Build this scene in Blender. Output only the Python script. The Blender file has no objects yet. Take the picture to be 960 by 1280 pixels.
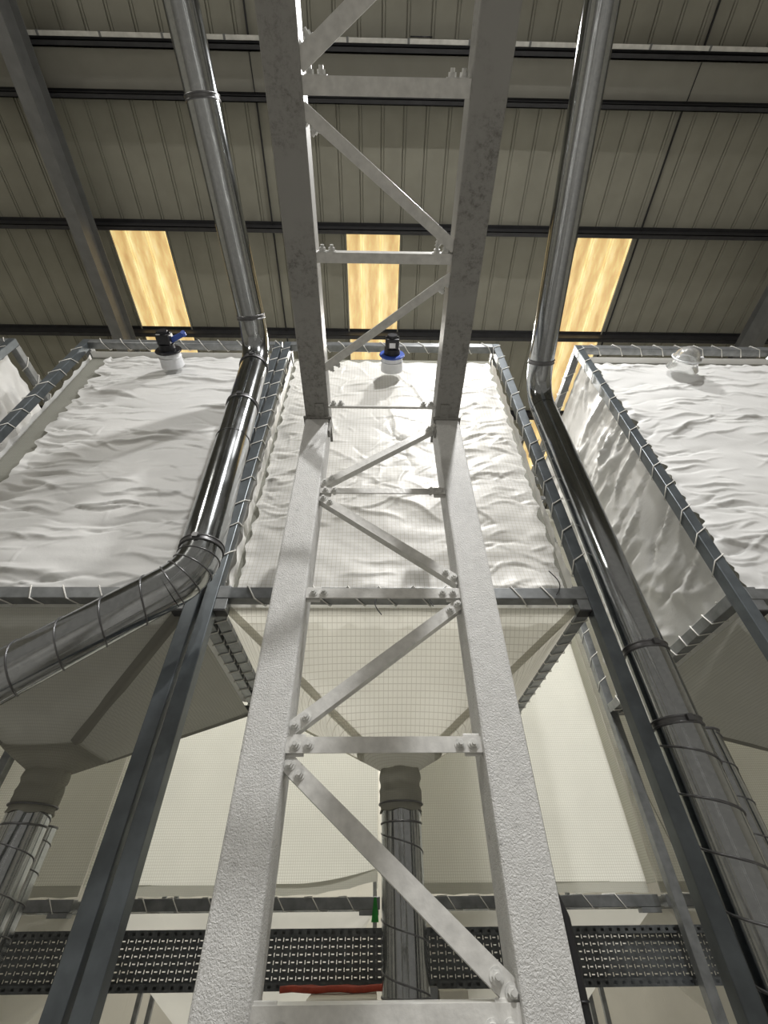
import bpy, bmesh, math, random
import numpy as np
from mathutils import Vector, Matrix, noise
random.seed(7)
COL = bpy.context.scene.collection
PI = math.pi
V = Vector

# ------------------------------------------------------------------ camera
F = 546.0
CAM = V((0, 0, 1.6))
zc = V((-6/F, 585/F, -1)).normalized()
yc = V((-12/F, -510/F, -1)); yc = (yc - zc*yc.dot(zc)).normalized()
xc = yc.cross(zc)
RM = Matrix((xc, yc, zc))                       # camera axes -> world axes
cd = bpy.data.cameras.new('camera'); cam = bpy.data.objects.new('camera', cd); COL.objects.link(cam)
cam.matrix_world = Matrix.Translation(CAM) @ RM.to_4x4()
cd.sensor_fit = 'VERTICAL'; cd.sensor_height = 36.0; cd.lens = F/1280*36.0
cd.clip_start = 0.02; cd.clip_end = 200
bpy.context.scene.camera = cam

# ------------------------------------------------------------------ materials
def newmat(name):
    m = bpy.data.materials.new(name); m.use_nodes = True
    nt = m.node_tree; b = nt.nodes['Principled BSDF']
    return m, nt, b

def N(nt, t, **kw):
    n = nt.nodes.new(t)
    for k, v in kw.items():
        if k in n.inputs: n.inputs[k].default_value = v
        else: setattr(n, k, v)
    return n

def ramp(nt, fac, stops):
    r = nt.nodes.new('ShaderNodeValToRGB')
    el = r.color_ramp.elements
    while len(el) < len(stops): el.new(0.5)
    for e, (p, c) in zip(el, stops):
        e.position = p; e.color = (c[0], c[1], c[2], 1)
    nt.links.new(fac, r.inputs[0])
    return r.outputs[0]

def mat_simple(name, col, rough=0.5, metal=0.0, var=0.12, scale=18, bump=0.0, bscale=80, spec=0.5):
    m, nt, b = newmat(name)
    tc = N(nt, 'ShaderNodeTexCoord')
    nz = N(nt, 'ShaderNodeTexNoise', Scale=scale, Detail=5)
    nt.links.new(tc.outputs['Object'], nz.inputs['Vector'])
    lo = [c*(1-var) for c in col]; hi = [min(1, c*(1+var)) for c in col]
    nt.links.new(ramp(nt, nz.outputs['Fac'], [(0.3, lo), (0.7, hi)]), b.inputs['Base Color'])
    b.inputs['Roughness'].default_value = rough; b.inputs['Metallic'].default_value = metal
    b.inputs['Specular IOR Level'].default_value = spec
    if bump:
        n2 = N(nt, 'ShaderNodeTexNoise', Scale=bscale, Detail=3)
        nt.links.new(tc.outputs['Object'], n2.inputs['Vector'])
        bp = N(nt, 'ShaderNodeBump', Strength=bump, Distance=0.004)
        nt.links.new(n2.outputs['Fac'], bp.inputs['Height']); nt.links.new(bp.outputs[0], b.inputs['Normal'])
    return m

def mat_paint():
    """brushed-on grey white paint of the column legs: orange peel and small scuffs"""
    m, nt, b = newmat('stippled_paint')
    tc = N(nt, 'ShaderNodeTexCoord')
    n1 = N(nt, 'ShaderNodeTexNoise', Scale=165, Detail=2, Roughness=0.5, Distortion=0.7)
    n3 = N(nt, 'ShaderNodeTexNoise', Scale=22, Detail=6, Roughness=0.75)
    n4 = N(nt, 'ShaderNodeTexNoise', Scale=2.2, Detail=3)
    for n in (n1, n3, n4): nt.links.new(tc.outputs['Object'], n.inputs['Vector'])
    c1 = ramp(nt, n3.outputs['Fac'], [(0.30, (.20, .20, .195)), (0.36, (.62, .62, .61)), (0.6, (.72, .72, .71))])
    nt.links.new(c1, b.inputs['Base Color'])
    bp = N(nt, 'ShaderNodeBump', Strength=0.9, Distance=0.0045)
    nt.links.new(n1.outputs['Fac'], bp.inputs['Height']); nt.links.new(bp.outputs[0], b.inputs['Normal'])
    b.inputs['Roughness'].default_value = 0.5
    return m

def mat_chord():  # scuffed paint, darkened overall: shade of the truss underside put into the colour
    m, nt, b = newmat('shaded_scuffed_paint')
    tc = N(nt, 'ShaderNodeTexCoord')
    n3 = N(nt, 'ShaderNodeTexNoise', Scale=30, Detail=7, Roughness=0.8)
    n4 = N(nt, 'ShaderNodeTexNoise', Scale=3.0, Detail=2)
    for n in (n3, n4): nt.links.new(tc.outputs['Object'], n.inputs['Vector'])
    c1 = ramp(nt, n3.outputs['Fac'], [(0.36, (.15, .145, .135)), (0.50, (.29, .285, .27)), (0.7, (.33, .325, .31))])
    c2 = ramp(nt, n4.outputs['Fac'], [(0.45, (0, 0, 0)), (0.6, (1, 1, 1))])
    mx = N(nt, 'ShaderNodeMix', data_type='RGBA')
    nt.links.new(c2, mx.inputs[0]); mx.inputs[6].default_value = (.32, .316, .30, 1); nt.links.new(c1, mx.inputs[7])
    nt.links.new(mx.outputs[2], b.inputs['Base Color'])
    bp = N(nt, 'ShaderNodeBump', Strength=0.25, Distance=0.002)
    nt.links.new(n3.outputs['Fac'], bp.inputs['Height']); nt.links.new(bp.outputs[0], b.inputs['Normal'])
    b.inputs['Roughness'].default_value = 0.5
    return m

def mat_duct():
    m, nt, b = newmat('galvanised_duct')
    tc = N(nt, 'ShaderNodeTexCoord')
    v = N(nt, 'ShaderNodeTexVoronoi', Scale=55)
    n2 = N(nt, 'ShaderNodeTexNoise', Scale=5, Detail=5)
    for n in (v, n2): nt.links.new(tc.outputs['Object'], n.inputs['Vector'])
    nt.links.new(ramp(nt, v.outputs['Color'], [(0.0, (.36, .375, .385)), (1.0, (.43, .445, .455))]), b.inputs['Base Color'])
    nt.links.new(ramp(nt, n2.outputs['Fac'], [(0.3, (.09,)*3), (0.7, (.17,)*3)]), b.inputs['Roughness'])
    b.inputs['Metallic'].default_value = 1.0
    return m

def mat_fabric(name, col, pitch=0.0, thread=(.42, .41, .37), trans=0.25, rough=0.5, tw=0.09, cloud=0.05, bump=0.15, axes='XZ'):
    """thin woven bag cloth; pitch > 0 adds the square reinforcing threads of a net"""
    m, nt, b = newmat(name)
    tc = N(nt, 'ShaderNodeTexCoord')
    nz = N(nt, 'ShaderNodeTexNoise', Scale=2.4, Detail=4)
    nt.links.new(tc.outputs['Object'], nz.inputs['Vector'])
    lo = [c*(1-cloud) for c in col]; hi = [min(1, c*(1+cloud)) for c in col]
    c = ramp(nt, nz.outputs['Fac'], [(0.3, lo), (0.7, hi)])
    if pitch:
        sp = N(nt, 'ShaderNodeSeparateXYZ'); nt.links.new(tc.outputs['Object'], sp.inputs[0])
        outs = []
        for ax in axes:
            d = N(nt, 'ShaderNodeMath', operation='DIVIDE'); nt.links.new(sp.outputs[ax], d.inputs[0]); d.inputs[1].default_value = pitch
            fr = N(nt, 'ShaderNodeMath', operation='FRACT'); nt.links.new(d.outputs[0], fr.inputs[0])
            lt = N(nt, 'ShaderNodeMath', operation='LESS_THAN'); nt.links.new(fr.outputs[0], lt.inputs[0]); lt.inputs[1].default_value = tw
            outs.append(lt)
        mxm = N(nt, 'ShaderNodeMath', operation='MAXIMUM')
        nt.links.new(outs[0].outputs[0], mxm.inputs[0]); nt.links.new(outs[1].outputs[0], mxm.inputs[1])
        mx = N(nt, 'ShaderNodeMix', data_type='RGBA')
        nt.links.new(mxm.outputs[0], mx.inputs[0]); nt.links.new(c, mx.inputs[6]); mx.inputs[7].default_value = (*thread, 1)
        c = mx.outputs[2]
    nt.links.new(c, b.inputs['Base Color'])
    b.inputs['Roughness'].default_value = rough
    n2 = N(nt, 'ShaderNodeTexNoise', Scale=26, Detail=4, Roughness=0.6)
    nt.links.new(tc.outputs['Object'], n2.inputs['Vector'])
    bp = N(nt, 'ShaderNodeBump', Strength=bump, Distance=0.01)
    nt.links.new(n2.outputs['Fac'], bp.inputs['Height']); nt.links.new(bp.outputs[0], b.inputs['Normal'])
    if trans:
        tr = N(nt, 'ShaderNodeBsdfTranslucent'); nt.links.new(c, tr.inputs['Color'])
        ms = N(nt, 'ShaderNodeMixShader'); ms.inputs[0].default_value = trans
        nt.links.new(b.outputs[0], ms.inputs[1]); nt.links.new(tr.outputs[0], ms.inputs[2])
        nt.links.new(ms.outputs[0], nt.nodes['Material Output'].inputs['Surface'])
    return m

def mat_skylight():
    m, nt, b = newmat('daylit_skylight_sheet')
    tc = N(nt, 'ShaderNodeTexCoord'); sp = N(nt, 'ShaderNodeSeparateXYZ'); nt.links.new(tc.outputs['Object'], sp.inputs[0])
    wv = N(nt, 'ShaderNodeTexWave', Scale=0.95, Distortion=0.8, Detail=2); wv.inputs['Detail Scale'].default_value = 1.5
    nt.links.new(tc.outputs['Object'], wv.inputs['Vector'])
    mp = N(nt, 'ShaderNodeMapping'); mp.inputs['Scale'].default_value = (9, 2.2, 1); nt.links.new(tc.outputs['Object'], mp.inputs[0])
    nz = N(nt, 'ShaderNodeTexNoise', Scale=1.2, Detail=6, Roughness=0.65); nt.links.new(mp.outputs[0], nz.inputs['Vector'])
    ad = N(nt, 'ShaderNodeMath', operation='MULTIPLY_ADD'); nt.links.new(wv.outputs['Fac'], ad.inputs[0]); ad.inputs[1].default_value = 0.24
    nt.links.new(nz.outputs['Fac'], ad.inputs[2])
    c = ramp(nt, ad.outputs[0], [(0.36, (.52, .31, .10)), (0.60, (.76, .52, .20)), (0.92, (1.0, .87, .45))])
    nt.links.new(c, b.inputs['Emission Color']); b.inputs['Emission Strength'].default_value = SKY_E
    b.inputs['Base Color'].default_value = (.5, .42, .28, 1); b.inputs['Roughness'].default_value = 0.5
    return m

SKY_E = 0.95
M = dict(
    paint=mat_paint(), chord=mat_chord(),
    bar=mat_simple('lacing_bar_paint', (.68, .675, .65), 0.32, 0.0, 0.12, 30, 0.25, 60),
    bolt=mat_simple('painted_bolt', (.66, .66, .64), 0.4, 0.0, 0.2, 60),
    steel=mat_simple('dark_galvanised_steel', (.23, .24, .245), 0.33, 0.55, 0.22, 12, 0.05),
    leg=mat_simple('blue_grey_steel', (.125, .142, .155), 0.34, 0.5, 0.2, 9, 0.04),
    black=mat_simple('black_end_cap', (.015, .015, .017), 0.5, 0, 0.1),
    duct=mat_duct(),
    clamp=mat_simple('clamp_steel', (.16, .16, .165), 0.35, 0.8, 0.1),
    rope=mat_simple('white_rope', (.74, .73, .69), 0.7, 0, 0.08, 60),
    cloth=mat_fabric('white_bag_cloth', (.82, .82, .81), 0, trans=0.18, rough=0.42),
    netcloth=mat_fabric('net_backed_bag_cloth', (.84, .83, .80), 0.03, thread=(.64, .62, .55), trans=0.2, rough=0.4, tw=0.10),
    conecloth=mat_fabric('net_cone_cloth', (.84, .83, .76), 0.03, thread=(.62, .60, .53), trans=0.6, rough=0.7, tw=0.10),  # paler than the grey cones, light from behind partly put into the colour
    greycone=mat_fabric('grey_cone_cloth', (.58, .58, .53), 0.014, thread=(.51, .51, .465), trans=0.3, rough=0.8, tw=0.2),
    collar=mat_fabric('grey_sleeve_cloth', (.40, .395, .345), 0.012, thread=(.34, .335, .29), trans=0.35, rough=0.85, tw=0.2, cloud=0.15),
    backlitseam=mat_fabric('backlit_seam_tape', (.60, .585, .52), 0.014, thread=(.5, .49, .43), trans=0.6, rough=0.85, tw=0.2),  # paler copy of the seam tape, light through the cone put into its colour
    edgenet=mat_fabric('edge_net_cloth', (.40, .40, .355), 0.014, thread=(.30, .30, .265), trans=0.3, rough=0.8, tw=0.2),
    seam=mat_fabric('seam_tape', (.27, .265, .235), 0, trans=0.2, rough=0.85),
    farcloth=mat_fabric('far_bag_cloth', (.80, .80, .745), 0.02, thread=(.62, .61, .55), trans=0.5, rough=0.75, tw=0.15, bump=0.05),
    farcone=mat_fabric('far_cone_cloth', (.72, .71, .66), 0, trans=0.4, rough=0.8),
    hem=mat_fabric('hem_cloth', (.50, .495, .44), 0.012, thread=(.40, .40, .36), trans=0.4, rough=0.8, tw=0.2),
    tray=mat_simple('dark_tray_steel', (.11, .118, .122), 0.4, 0.4, 0.3, 20),
    roof=mat_simple('grey_roof_sheet', (.27, .262, .215), 0.6, 0, 0.08, 3, 0.05),
    strip=mat_simple('grey_lining_panel', (.27, .262, .225), 0.6, 0, 0.06, 3),
    purlin=mat_simple('dark_purlin', (.035, .035, .038), 0.5, 0.2, 0.2, 8),
    rafter=mat_simple('grey_rafter_paint', (.17, .172, .17), 0.5, 0.1, 0.12, 6),
    conduit=mat_simple('pale_cable_trunking', (.58, .57, .53), 0.5, 0, 0.15, 10),
    sky=mat_skylight(),
    floor=mat_simple('concrete_floor', (.36, .35, .33), 0.7, 0, 0.15, 2, 0.1),
    wall=mat_simple('cream_wall_sheet', (.62, .60, .53), 0.6, 0, 0.05, 2),
    blue=mat_simple('blue_plastic', (.03, .08, .38), 0.35, 0, 0.1),
    blackp=mat_simple('black_plastic', (.012, .012, .016), 0.35, 0, 0.1),
    white=mat_simple('white_plastic', (.75, .76, .78), 0.4, 0, 0.05),
    red=mat_simple('red_cable_sheath', (.42, .06, .03), 0.5, 0, 0.2),
    green=mat_simple('green_cloth', (.03, .28, .05), 0.7, 0, 0.2),
    cream=mat_simple('cream_cabinet_paint', (.70, .67, .58), 0.5, 0, 0.05),
)
mp_, nt_, b_ = newmat('clear_plastic_wrap')
b_.inputs['Base Color'].default_value = (.82, .83, .82, 1); b_.inputs['Roughness'].default_value = 0.25
b_.inputs['Transmission Weight'].default_value = 0.8; b_.inputs['IOR'].default_value = 1.25
_n = N(nt_, 'ShaderNodeTexNoise', Scale=25, Detail=3); _t = N(nt_, 'ShaderNodeTexCoord'); nt_.links.new(_t.outputs['Object'], _n.inputs['Vector'])
_b = N(nt_, 'ShaderNodeBump', Strength=0.5, Distance=0.01); nt_.links.new(_n.outputs['Fac'], _b.inputs['Height']); nt_.links.new(_b.outputs[0], b_.inputs['Normal'])
M['wrap'] = mp_

# ------------------------------------------------------------------ mesh helpers
class MB:
    def __init__(s): s.v = []; s.f = []; s.smooth = []
    def add(s, vs, fs, smooth=False):
        o = len(s.v); s.v += [V(p) for p in vs]
        s.f += [tuple(i+o for i in f) for f in fs]; s.smooth += [smooth]*len(fs)
        return s
    def box(s, c, size, rot=None, bev=0.0):
        c = V(c); hx, hy, hz = size[0]/2, size[1]/2, size[2]/2
        bm = bmesh.new(); bmesh.ops.create_cube(bm, size=1)
        for v in bm.verts: v.co = V((v.co.x*2*hx, v.co.y*2*hy, v.co.z*2*hz))
        if bev:
            bmesh.ops.bevel(bm, geom=list(bm.edges), offset=bev, segments=2, affect='EDGES', profile=0.5)
        bm.verts.index_update()
        vs = [(rot @ v.co if rot else v.co) + c for v in bm.verts]
        s.add(vs, [[v.index for v in f.verts] for f in bm.faces]); bm.free(); return s
    def bx(s, lo, hi, bev=0.0):
        lo, hi = V(lo), V(hi); return s.box((lo+hi)/2, hi-lo, None, bev)
    @staticmethod
    def frame(d, up):
        d = d.normalized(); x = d.cross(V(up))
        if x.length < 1e-5: x = d.cross(V((1, 0, 0)))
        x.normalize(); y = x.cross(d).normalized()
        return Matrix((x, d, y)).transposed()
    def beam(s, p, q, w, h, up=(0, 0, 1), bev=0.006):
        p, q = V(p), V(q); return s.box((p+q)/2, (w, (q-p).length, h), MB.frame(q-p, up), bev)
    def profile(s, p, q, pts, up=(0, 0, 1)):
        p, q = V(p), V(q); R = MB.frame(q-p, up); n = len(pts)
        a = [p + R @ V((x, 0, y)) for x, y in pts]; b = [q + R @ V((x, 0, y)) for x, y in pts]
        fs = [(i, (i+1) % n, n+(i+1) % n, n+i) for i in range(n)] + [tuple(range(n-1, -1, -1)), tuple(range(n, 2*n))]
        return s.add(a+b, fs)
    def cyl(s, p, q, r, n=20, r2=None, caps=True, smooth=True):
        p, q = V(p), V(q); R = MB.frame(q-p, (0, 0, 1)); r2 = r if r2 is None else r2
        a = [p + R @ V((r*math.cos(t), 0, r*math.sin(t))) for t in [2*PI*i/n for i in range(n)]]
        b = [q + R @ V((r2*math.cos(t), 0, r2*math.sin(t))) for t in [2*PI*i/n for i in range(n)]]
        s.add(a+b, [(i, (i+1) % n, n+(i+1) % n, n+i) for i in range(n)], smooth)
        if caps: s.add(a+b, [tuple(range(n-1, -1, -1)), tuple(range(n, 2*n))])
        return s
    def tube(s, path, r, n=6, caps=True, rad=None):
        path = [V(p) for p in path]; rings = []; ref = None
        for i, p in enumerate(path):
            d = (path[min(i+1, len(path)-1)] - path[max(i-1, 0)])
            if d.length < 1e-9: d = V((0, 0, 1))
            d.normalize()
            if ref is None:
                ref = d.cross(V((0, 0, 1)));
                if ref.length < 1e-3: ref = d.cross(V((1, 0, 0)))
            ref = (ref - d*ref.dot(d))
            if ref.length < 1e-6: ref = d.orthogonal()
            ref.normalize(); b = d.cross(ref)
            rr = rad[i] if rad else r
            rings.append([p + (ref*math.cos(t)+b*math.sin(t))*rr for t in [2*PI*k/n for k in range(n)]])
        vs = [q for ring in rings for q in ring]; fs = []
        for i in range(len(path)-1):
            for k in range(n): fs.append((i*n+k, i*n+(k+1) % n, (i+1)*n+(k+1) % n, (i+1)*n+k))
        s.add(vs, fs, True)
        if caps: s.add(vs, [tuple(range(n-1, -1, -1)), tuple(range((len(path)-1)*n, len(path)*n))])
        return s
    def ring(s, c, axis, r, rr, n=28, m=6):
        c = V(c); R = MB.frame(V(axis), (0, 0, 1)); vs = []; fs = []
        for i in range(n):
            t = 2*PI*i/n; e = V((math.cos(t), 0, math.sin(t)))
            for k in range(m):
                p = 2*PI*k/m; vs.append(c + R @ (e*(r+rr*math.cos(p)) + V((0, rr*math.sin(p), 0))))
        for i in range(n):
            for k in range(m): fs.append((i*m+k, i*m+(k+1) % m, ((i+1) % n)*m+(k+1) % m, ((i+1) % n)*m+k))
        return s.add(vs, fs, True)
    def bolt(s, p, nrm, r=0.014, h=0.012, stud=0.012):
        p = V(p); d = V(nrm).normalized()
        s.cyl(p, p+d*0.003, r*1.45, 14); s.cyl(p+d*0.003, p+d*(0.003+h), r, 6, smooth=False)
        if stud: s.cyl(p+d*(0.003+h), p+d*(0.003+h+stud), r*0.55, 8)
        return s
    def sheet(s, fn, nu, nv, smooth=True):
        vs = [fn(i/nu, j/nv) for j in range(nv+1) for i in range(nu+1)]
        fs = [(j*(nu+1)+i, j*(nu+1)+i+1, (j+1)*(nu+1)+i+1, (j+1)*(nu+1)+i) for j in range(nv) for i in range(nu)]
        return s.add(vs, fs, smooth)
    def build(s, name, mat, parent=None, origin=None):
        base = V(origin) if origin else (wloc(parent) if parent else V((0, 0, 0)))
        me = bpy.data.meshes.new(name); me.from_pydata([p-base for p in s.v], [], s.f)
        me.polygons.foreach_set('use_smooth', s.smooth); me.update()
        o = bpy.data.objects.new(name, me); COL.objects.link(o)
        me.materials.append(M[mat] if isinstance(mat, str) else mat)
        if parent: o.parent = parent; o.location = base - wloc(parent)
        else: o.location = base
        return o

WL = {}
def wloc(o): return WL.get(o.name, V((0, 0, 0)))
def thing(name, label, cat, loc, group=None):
    o = bpy.data.objects.new(name, None); COL.objects.link(o); o.location = loc; WL[o.name] = V(loc)
    o.empty_display_size = 0.1
    o['label'] = label; o['category'] = cat
    if group: o['group'] = group
    return o
def tag(o, label, cat, group=None):
    o['label'] = label; o['category'] = cat
    if group: o['group'] = group
    return o
def struct(o): o['kind'] = 'structure'; return o

# ------------------------------------------------------------------ roof and room
RH, RS = 10.40, 0.098                       # roof sheet height at Y = 0 and fall towards the back
def rz(y): return RH - RS*y
SKY = [(-4.56, -3.60), (-0.555, 0.385), (3.43, 4.405)]
PUR = [-4.65, -2.85, -1.10, 0.02, 0.53, 2.11, 3.84, 5.55, 7.25, 8.95]
Y0, Y1, X0, X1 = -8.0, 10.5, -11.0, 12.5
def rib_xs(a, b):
    """profile of the sheet: flat pans with a pair of narrow grooves every third of a metre"""
    out = []; p = 0.333; k = math.floor(a/p)-1
    while k*p < b+p:
        c = k*p+0.05
        for dx, dz in ((-.022, 0), (-.017, .020), (-.007, .020), (-.002, 0), (.022, 0), (.026, .012), (.033, .012), (.037, 0)):
            x = c+dx
            if a < x < b: out.append((x, dz))
        k += 1
    return [(a, 0)] + out + [(b, 0)]
mb = MB()
def roof_patch(mb, xa, xb, ya, yb):
    pr = rib_xs(xa, xb); n = len(pr)
    vs = [(x, ya, rz(ya)+dz) for x, dz in pr] + [(x, yb, rz(yb)+dz) for x, dz in pr]
    mb.add(vs, [(i, i+1, n+i+1, n+i) for i in range(n-1)])
roof_patch(mb, X0, X1, Y0, 2.17)
xs = [X0] + [e for s_ in SKY for e in s_] + [X1]
for i in range(0, len(xs), 2): roof_patch(mb, xs[i], xs[i+1], 2.17, 7.3)
roof_patch(mb, X0, X1, 7.3, Y1)
struct(mb.build('ceiling', 'roof'))
for i, (a, b) in enumerate(SKY):
    mb = MB(); roof_patch(mb, a, b, 2.17, 7.3)
    w = struct(mb.build('window_%d' % (i+1), 'sky', origin=((a+b)/2, 4, rz(4))))
    fr = MB()
    for x in (a, b): fr.beam((x, 2.17, rz(2.17)-.012), (x, 7.3, rz(7.3)-.012), .025, .03)
    WL[w.name] = V(((a+b)/2, 4, rz(4)))
    fr.build('window_edge_strip', 'strip', w)
for i, y in enumerate(PUR):
    mb = MB(); zt = rz(y)-.003; zb = zt-.20
    # Z-shaped purlin: web, top flange, bottom flange with a small lip
    mb.bx((X0, y, zb), (X1, y+.012, zt)); mb.bx((X0, y, zb), (X1, y+.07, zb+.012)); mb.bx((X0, y+.058, zb), (X1, y+.07, zb+.03))
    mb.bx((X0, y-.05, zt-.012), (X1, y, zt))
    struct(mb.build('beam_purlin', 'purlin'))
struct(MB().bx((X0, .10, rz(.3)-.075), (X1, .50, rz(.3)-.06)).build('trim_1', 'strip'))
for i, x in enumerate((-7.9, -4.9, -1.78, 1.335, 4.49, 7.6)):
    mb = MB(); mb.beam((x, Y0, rz(Y0)-.02), (x, Y1, rz(Y1)-.02), .022, .03)
    mb.beam((x, .10, rz(.3)-.085), (x, .50, rz(.3)-.085), .014, .012)
    struct(mb.build('trim_%d' % (i+2), 'black'))
# pale cable trunking fixed along the purlin overhead
t = thing('cable_trunking', 'pale cable trunking running along a dark purlin high under the roof', 'cable trunking', (0, 0, rz(0)-.1))
mb = MB(); mb.bx((X0+.5, -.055, rz(0)-.19), (X1-.5, -.005, rz(0)-.12), .004); mb.build('channel', 'conduit', t)
for k in range(20):
    x = -7+k*.82; mb = MB(); mb.bx((x, -.062, rz(0)-.195), (x+.03, -.004, rz(0)-.115)); mb.build('clip_band', 'rafter', t)
mb = MB(); mb.tube([(.42+.05*math.sin(k*1.3)+k*.022, -.075, rz(0)-.15+.035*math.cos(k*1.1)) for k in range(14)], .008, 6)
mb.build('loose_cable', 'black', t)
for i, x in enumerate((-4.74, 7.12)):
    mb = MB(); L = 0.20; dep = .44
    for (w, h, dz) in ((.19, .016, -L-.008), (.012, dep, -L-dep/2), (.19, .016, -L-dep+.008)):
        mb.beam((x, Y0, rz(Y0)+dz), (x, Y1, rz(Y1)+dz), w, h, bev=0)
    struct(mb.build('beam_rafter', 'rafter'))
struct(MB().bx((X0, Y0, -.1), (X1, Y1, 0)).build('floor', 'floor'))
mb = MB(); pr = rib_xs(X0, X1); n = len(pr)
mb.add([(x, Y1, 0) for x, d in pr]+[(x, Y1+d, 0+rz(Y1)) for x, d in pr], [(i+1, i, n+i, n+i+1) for i in range(n-1)])
struct(mb.build('wall_back', 'wall'))
struct(MB().bx((X0-.1, Y0, 0), (X0, Y1, rz(Y1))).build('wall_left', 'wall'))
struct(MB().bx((X1, Y0, 0), (X1+.1, Y1, rz(Y1))).build('wall_right', 'wall'))

# ------------------------------------------------------------------ lattice column and overhead truss
CY = 1.60                                   # front plane of the column
XL0, XL1, XR0, XR1 = -.447, -.300, .362, .512
ZJ = 3.90                                   # underside of the truss at the column
TS = .055
def tz(y): return ZJ + (CY-y)*TS
LF = thing('lattice_frame', 'grey white painted lattice column with its overhead ladder truss in front of the fabric silos', 'lattice column', (.03, CY, 0))
for a, b in ((XL0, XL1), (XR0, XR1)):
    mb = MB(); mb.bx((a, CY, 0), (b, CY+.165, ZJ-.012), .010); leg = mb.build('column_leg', 'paint', LF)
    mb = MB(); mb.bx((a-.08, CY-.08, 0), (b+.08, CY+.245, .022), .003)
    for sx in (a-.045, b+.045):
        for sy in (CY-.045, CY+.21): mb.bolt((sx, sy, .022), (0, 0, 1), .016)
    mb.build('base_plate', 'bar', LF)
    mb = MB(); w = b-a
    mb.beam((( a+b)/2, CY+.165, tz(CY+.165)+.08), ((a+b)/2, -5.0, tz(-5.0)+.08), w, .16, bev=.008)
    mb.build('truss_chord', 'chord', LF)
    mb = MB()
    inner = b if a < 0 else a; sg = 1 if a < 0 else -1
    mb.bx((a-.012, CY-.012, ZJ-.012), (b+.012, CY+.18, ZJ+.002), .002)
    # upright stiffener under the chord face and splice plate on the inner side
    mb.bx(((a+b)/2+sg*.02-.006, CY-.03, ZJ-.01), ((a+b)/2+sg*.02+.006, CY-.004, ZJ-.002))
    mb.beam(((a+b)/2+sg*.02, CY-.10, tz(CY-.10)-.006), ((a+b)/2+sg*.02, CY+.0, ZJ-.004), .055, .008, bev=.001)
    mb.box((inner+sg*.006, CY+.03, ZJ-.07), (.012, .05, .12), None, .002)
    mb.build('splice_plate', 'chord', LF)

ANG = [(-.025, -.025), (.025, -.025), (.025, -.019), (-.019, -.019), (-.019, .025), (-.025, .025)]
def angle(p, q, front, size=.05, th=.006, flip=1):
    """angle bar between p and q: one flat towards `front`, the other folded back"""
    p, q, f = V(p), V(q), V(front).normalized(); d = (q-p).normalized()
    s_ = d.cross(f).normalized()*flip; a = size/2
    mb = MB()
    prof = [(-a, 0), (a, 0), (a, th), (-a+th, th), (-a+th, size*.9), (-a, size*.9)]   # (along s_, back)
    n = len(prof)
    vs = [p + s_*x - f*y for x, y in prof] + [q + s_*x - f*y for x, y in prof]
    fs = [(i, (i+1) % n, n+(i+1) % n, n+i) for i in range(n)] + [tuple(range(n-1, -1, -1)), tuple(range(n, 2*n))]
    mb.add(vs, fs); return mb
def lacing(p, q, front, size=.05, flip=1, bolts=True, name='lacing_bar'):
    p, q, f = V(p), V(q), V(front).normalized(); d = (q-p).normalized()
    o = angle(p, q, f, size, .007, flip).build(name, 'bar', LF)
    o_w = wloc(LF); WL[o.name] = o_w
    if bolts:
        for e, sg in ((p, 1), (q, -1)):
            for k in (.03, .075):
                if name == 'truss_bar':
                    sd = d.cross(f).normalized()*flip; b = MB(); b.bolt(e+d*sg*k-f*.02-sd*size*.5, -sd, .016, .014, .012); b.build('bolt', 'bolt', o); continue
                b = MB(); b.bolt(e+d*sg*k, f, .013, .011, .010)
                b.bolt(e+d*sg*k-f*.008, -f, .012, .011, .006)
                b.build('bolt', 'bolt', o)
    return o
FY = (0, -1, 0)
yb = CY+.015
# column lacing, top to bottom
col_bars = [((.375, yb, 3.845), (-.302, yb, 3.305), .042, 1), ((-.300, yb, 3.262), (.362, yb, 3.262), .036, 1),
            ((-.302, yb+.012, 3.232), (.372, yb+.012, 2.700), .046, -1), ((-.300, yb, 2.630), (.362, yb, 2.630), .048, 1),
            ((.372, yb+.012, 2.600), (-.305, yb+.012, 2.080), .048, 1), ((-.300, yb, 2.033), (.362, yb, 2.033), .050, 1),
            ((-.305, yb+.012, 1.995), (.372, yb+.012, 1.445), .054, -1), ((-.300, yb, 1.405), (.362, yb, 1.405), .085, 1),
            ((.372, yb, 1.36), (-.305, yb, .83), .05, 1), ((-.300, yb, .79), (.362, yb, .79), .05, 1),
            ((-.305, yb, .75), (.372, yb, .22), .05, -1)]
for p, q, sz, fl in col_bars: lacing(p, q, FY, sz, fl)
# truss lacing seen from below
def tp(x, y): return (x, y, tz(y)+.012)
DN = (0, -TS, -1)
for (xa, ya), (xb, yb_), sz, fl in [((-.30, 1.535), (.362, 1.535), .014, 1), ((.37, .79), (-.31, 1.285), .044, 1), ((-.30, .715), (.362, .715), .046, 1),
                            ((-.31, .18), (.372, .665), .048, -1), ((-.30, .115), (.362, .115), .058, 1), ((-.31, .055), (.372, -.40), .062, 1),
                            ((-.30, -.47), (.362, -.47), .058, 1), ((.372, -.53), (-.31, -1.0), .055, 1), ((-.30, -1.08), (.362, -1.08), .055, 1),
                            ((-.31, -1.14), (.372, -1.65), .055, -1), ((-.30, -1.72), (.362, -1.72), .055, 1)]:
    lacing(tp(xa, ya), tp(xb, yb_), DN, sz, fl, name='truss_bar')
# gusset lugs welded to the inner faces of the legs
for z in (3.265, 2.63, 2.035, 1.42):
    for x, sg in ((XL1, 1), (XR0, -1)):
        mb = MB(); mb.box((x+sg*.03, CY+.030, z+.0), (.06, .008, .07), None, .002); mb.build('gusset', 'bar', LF)
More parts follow.
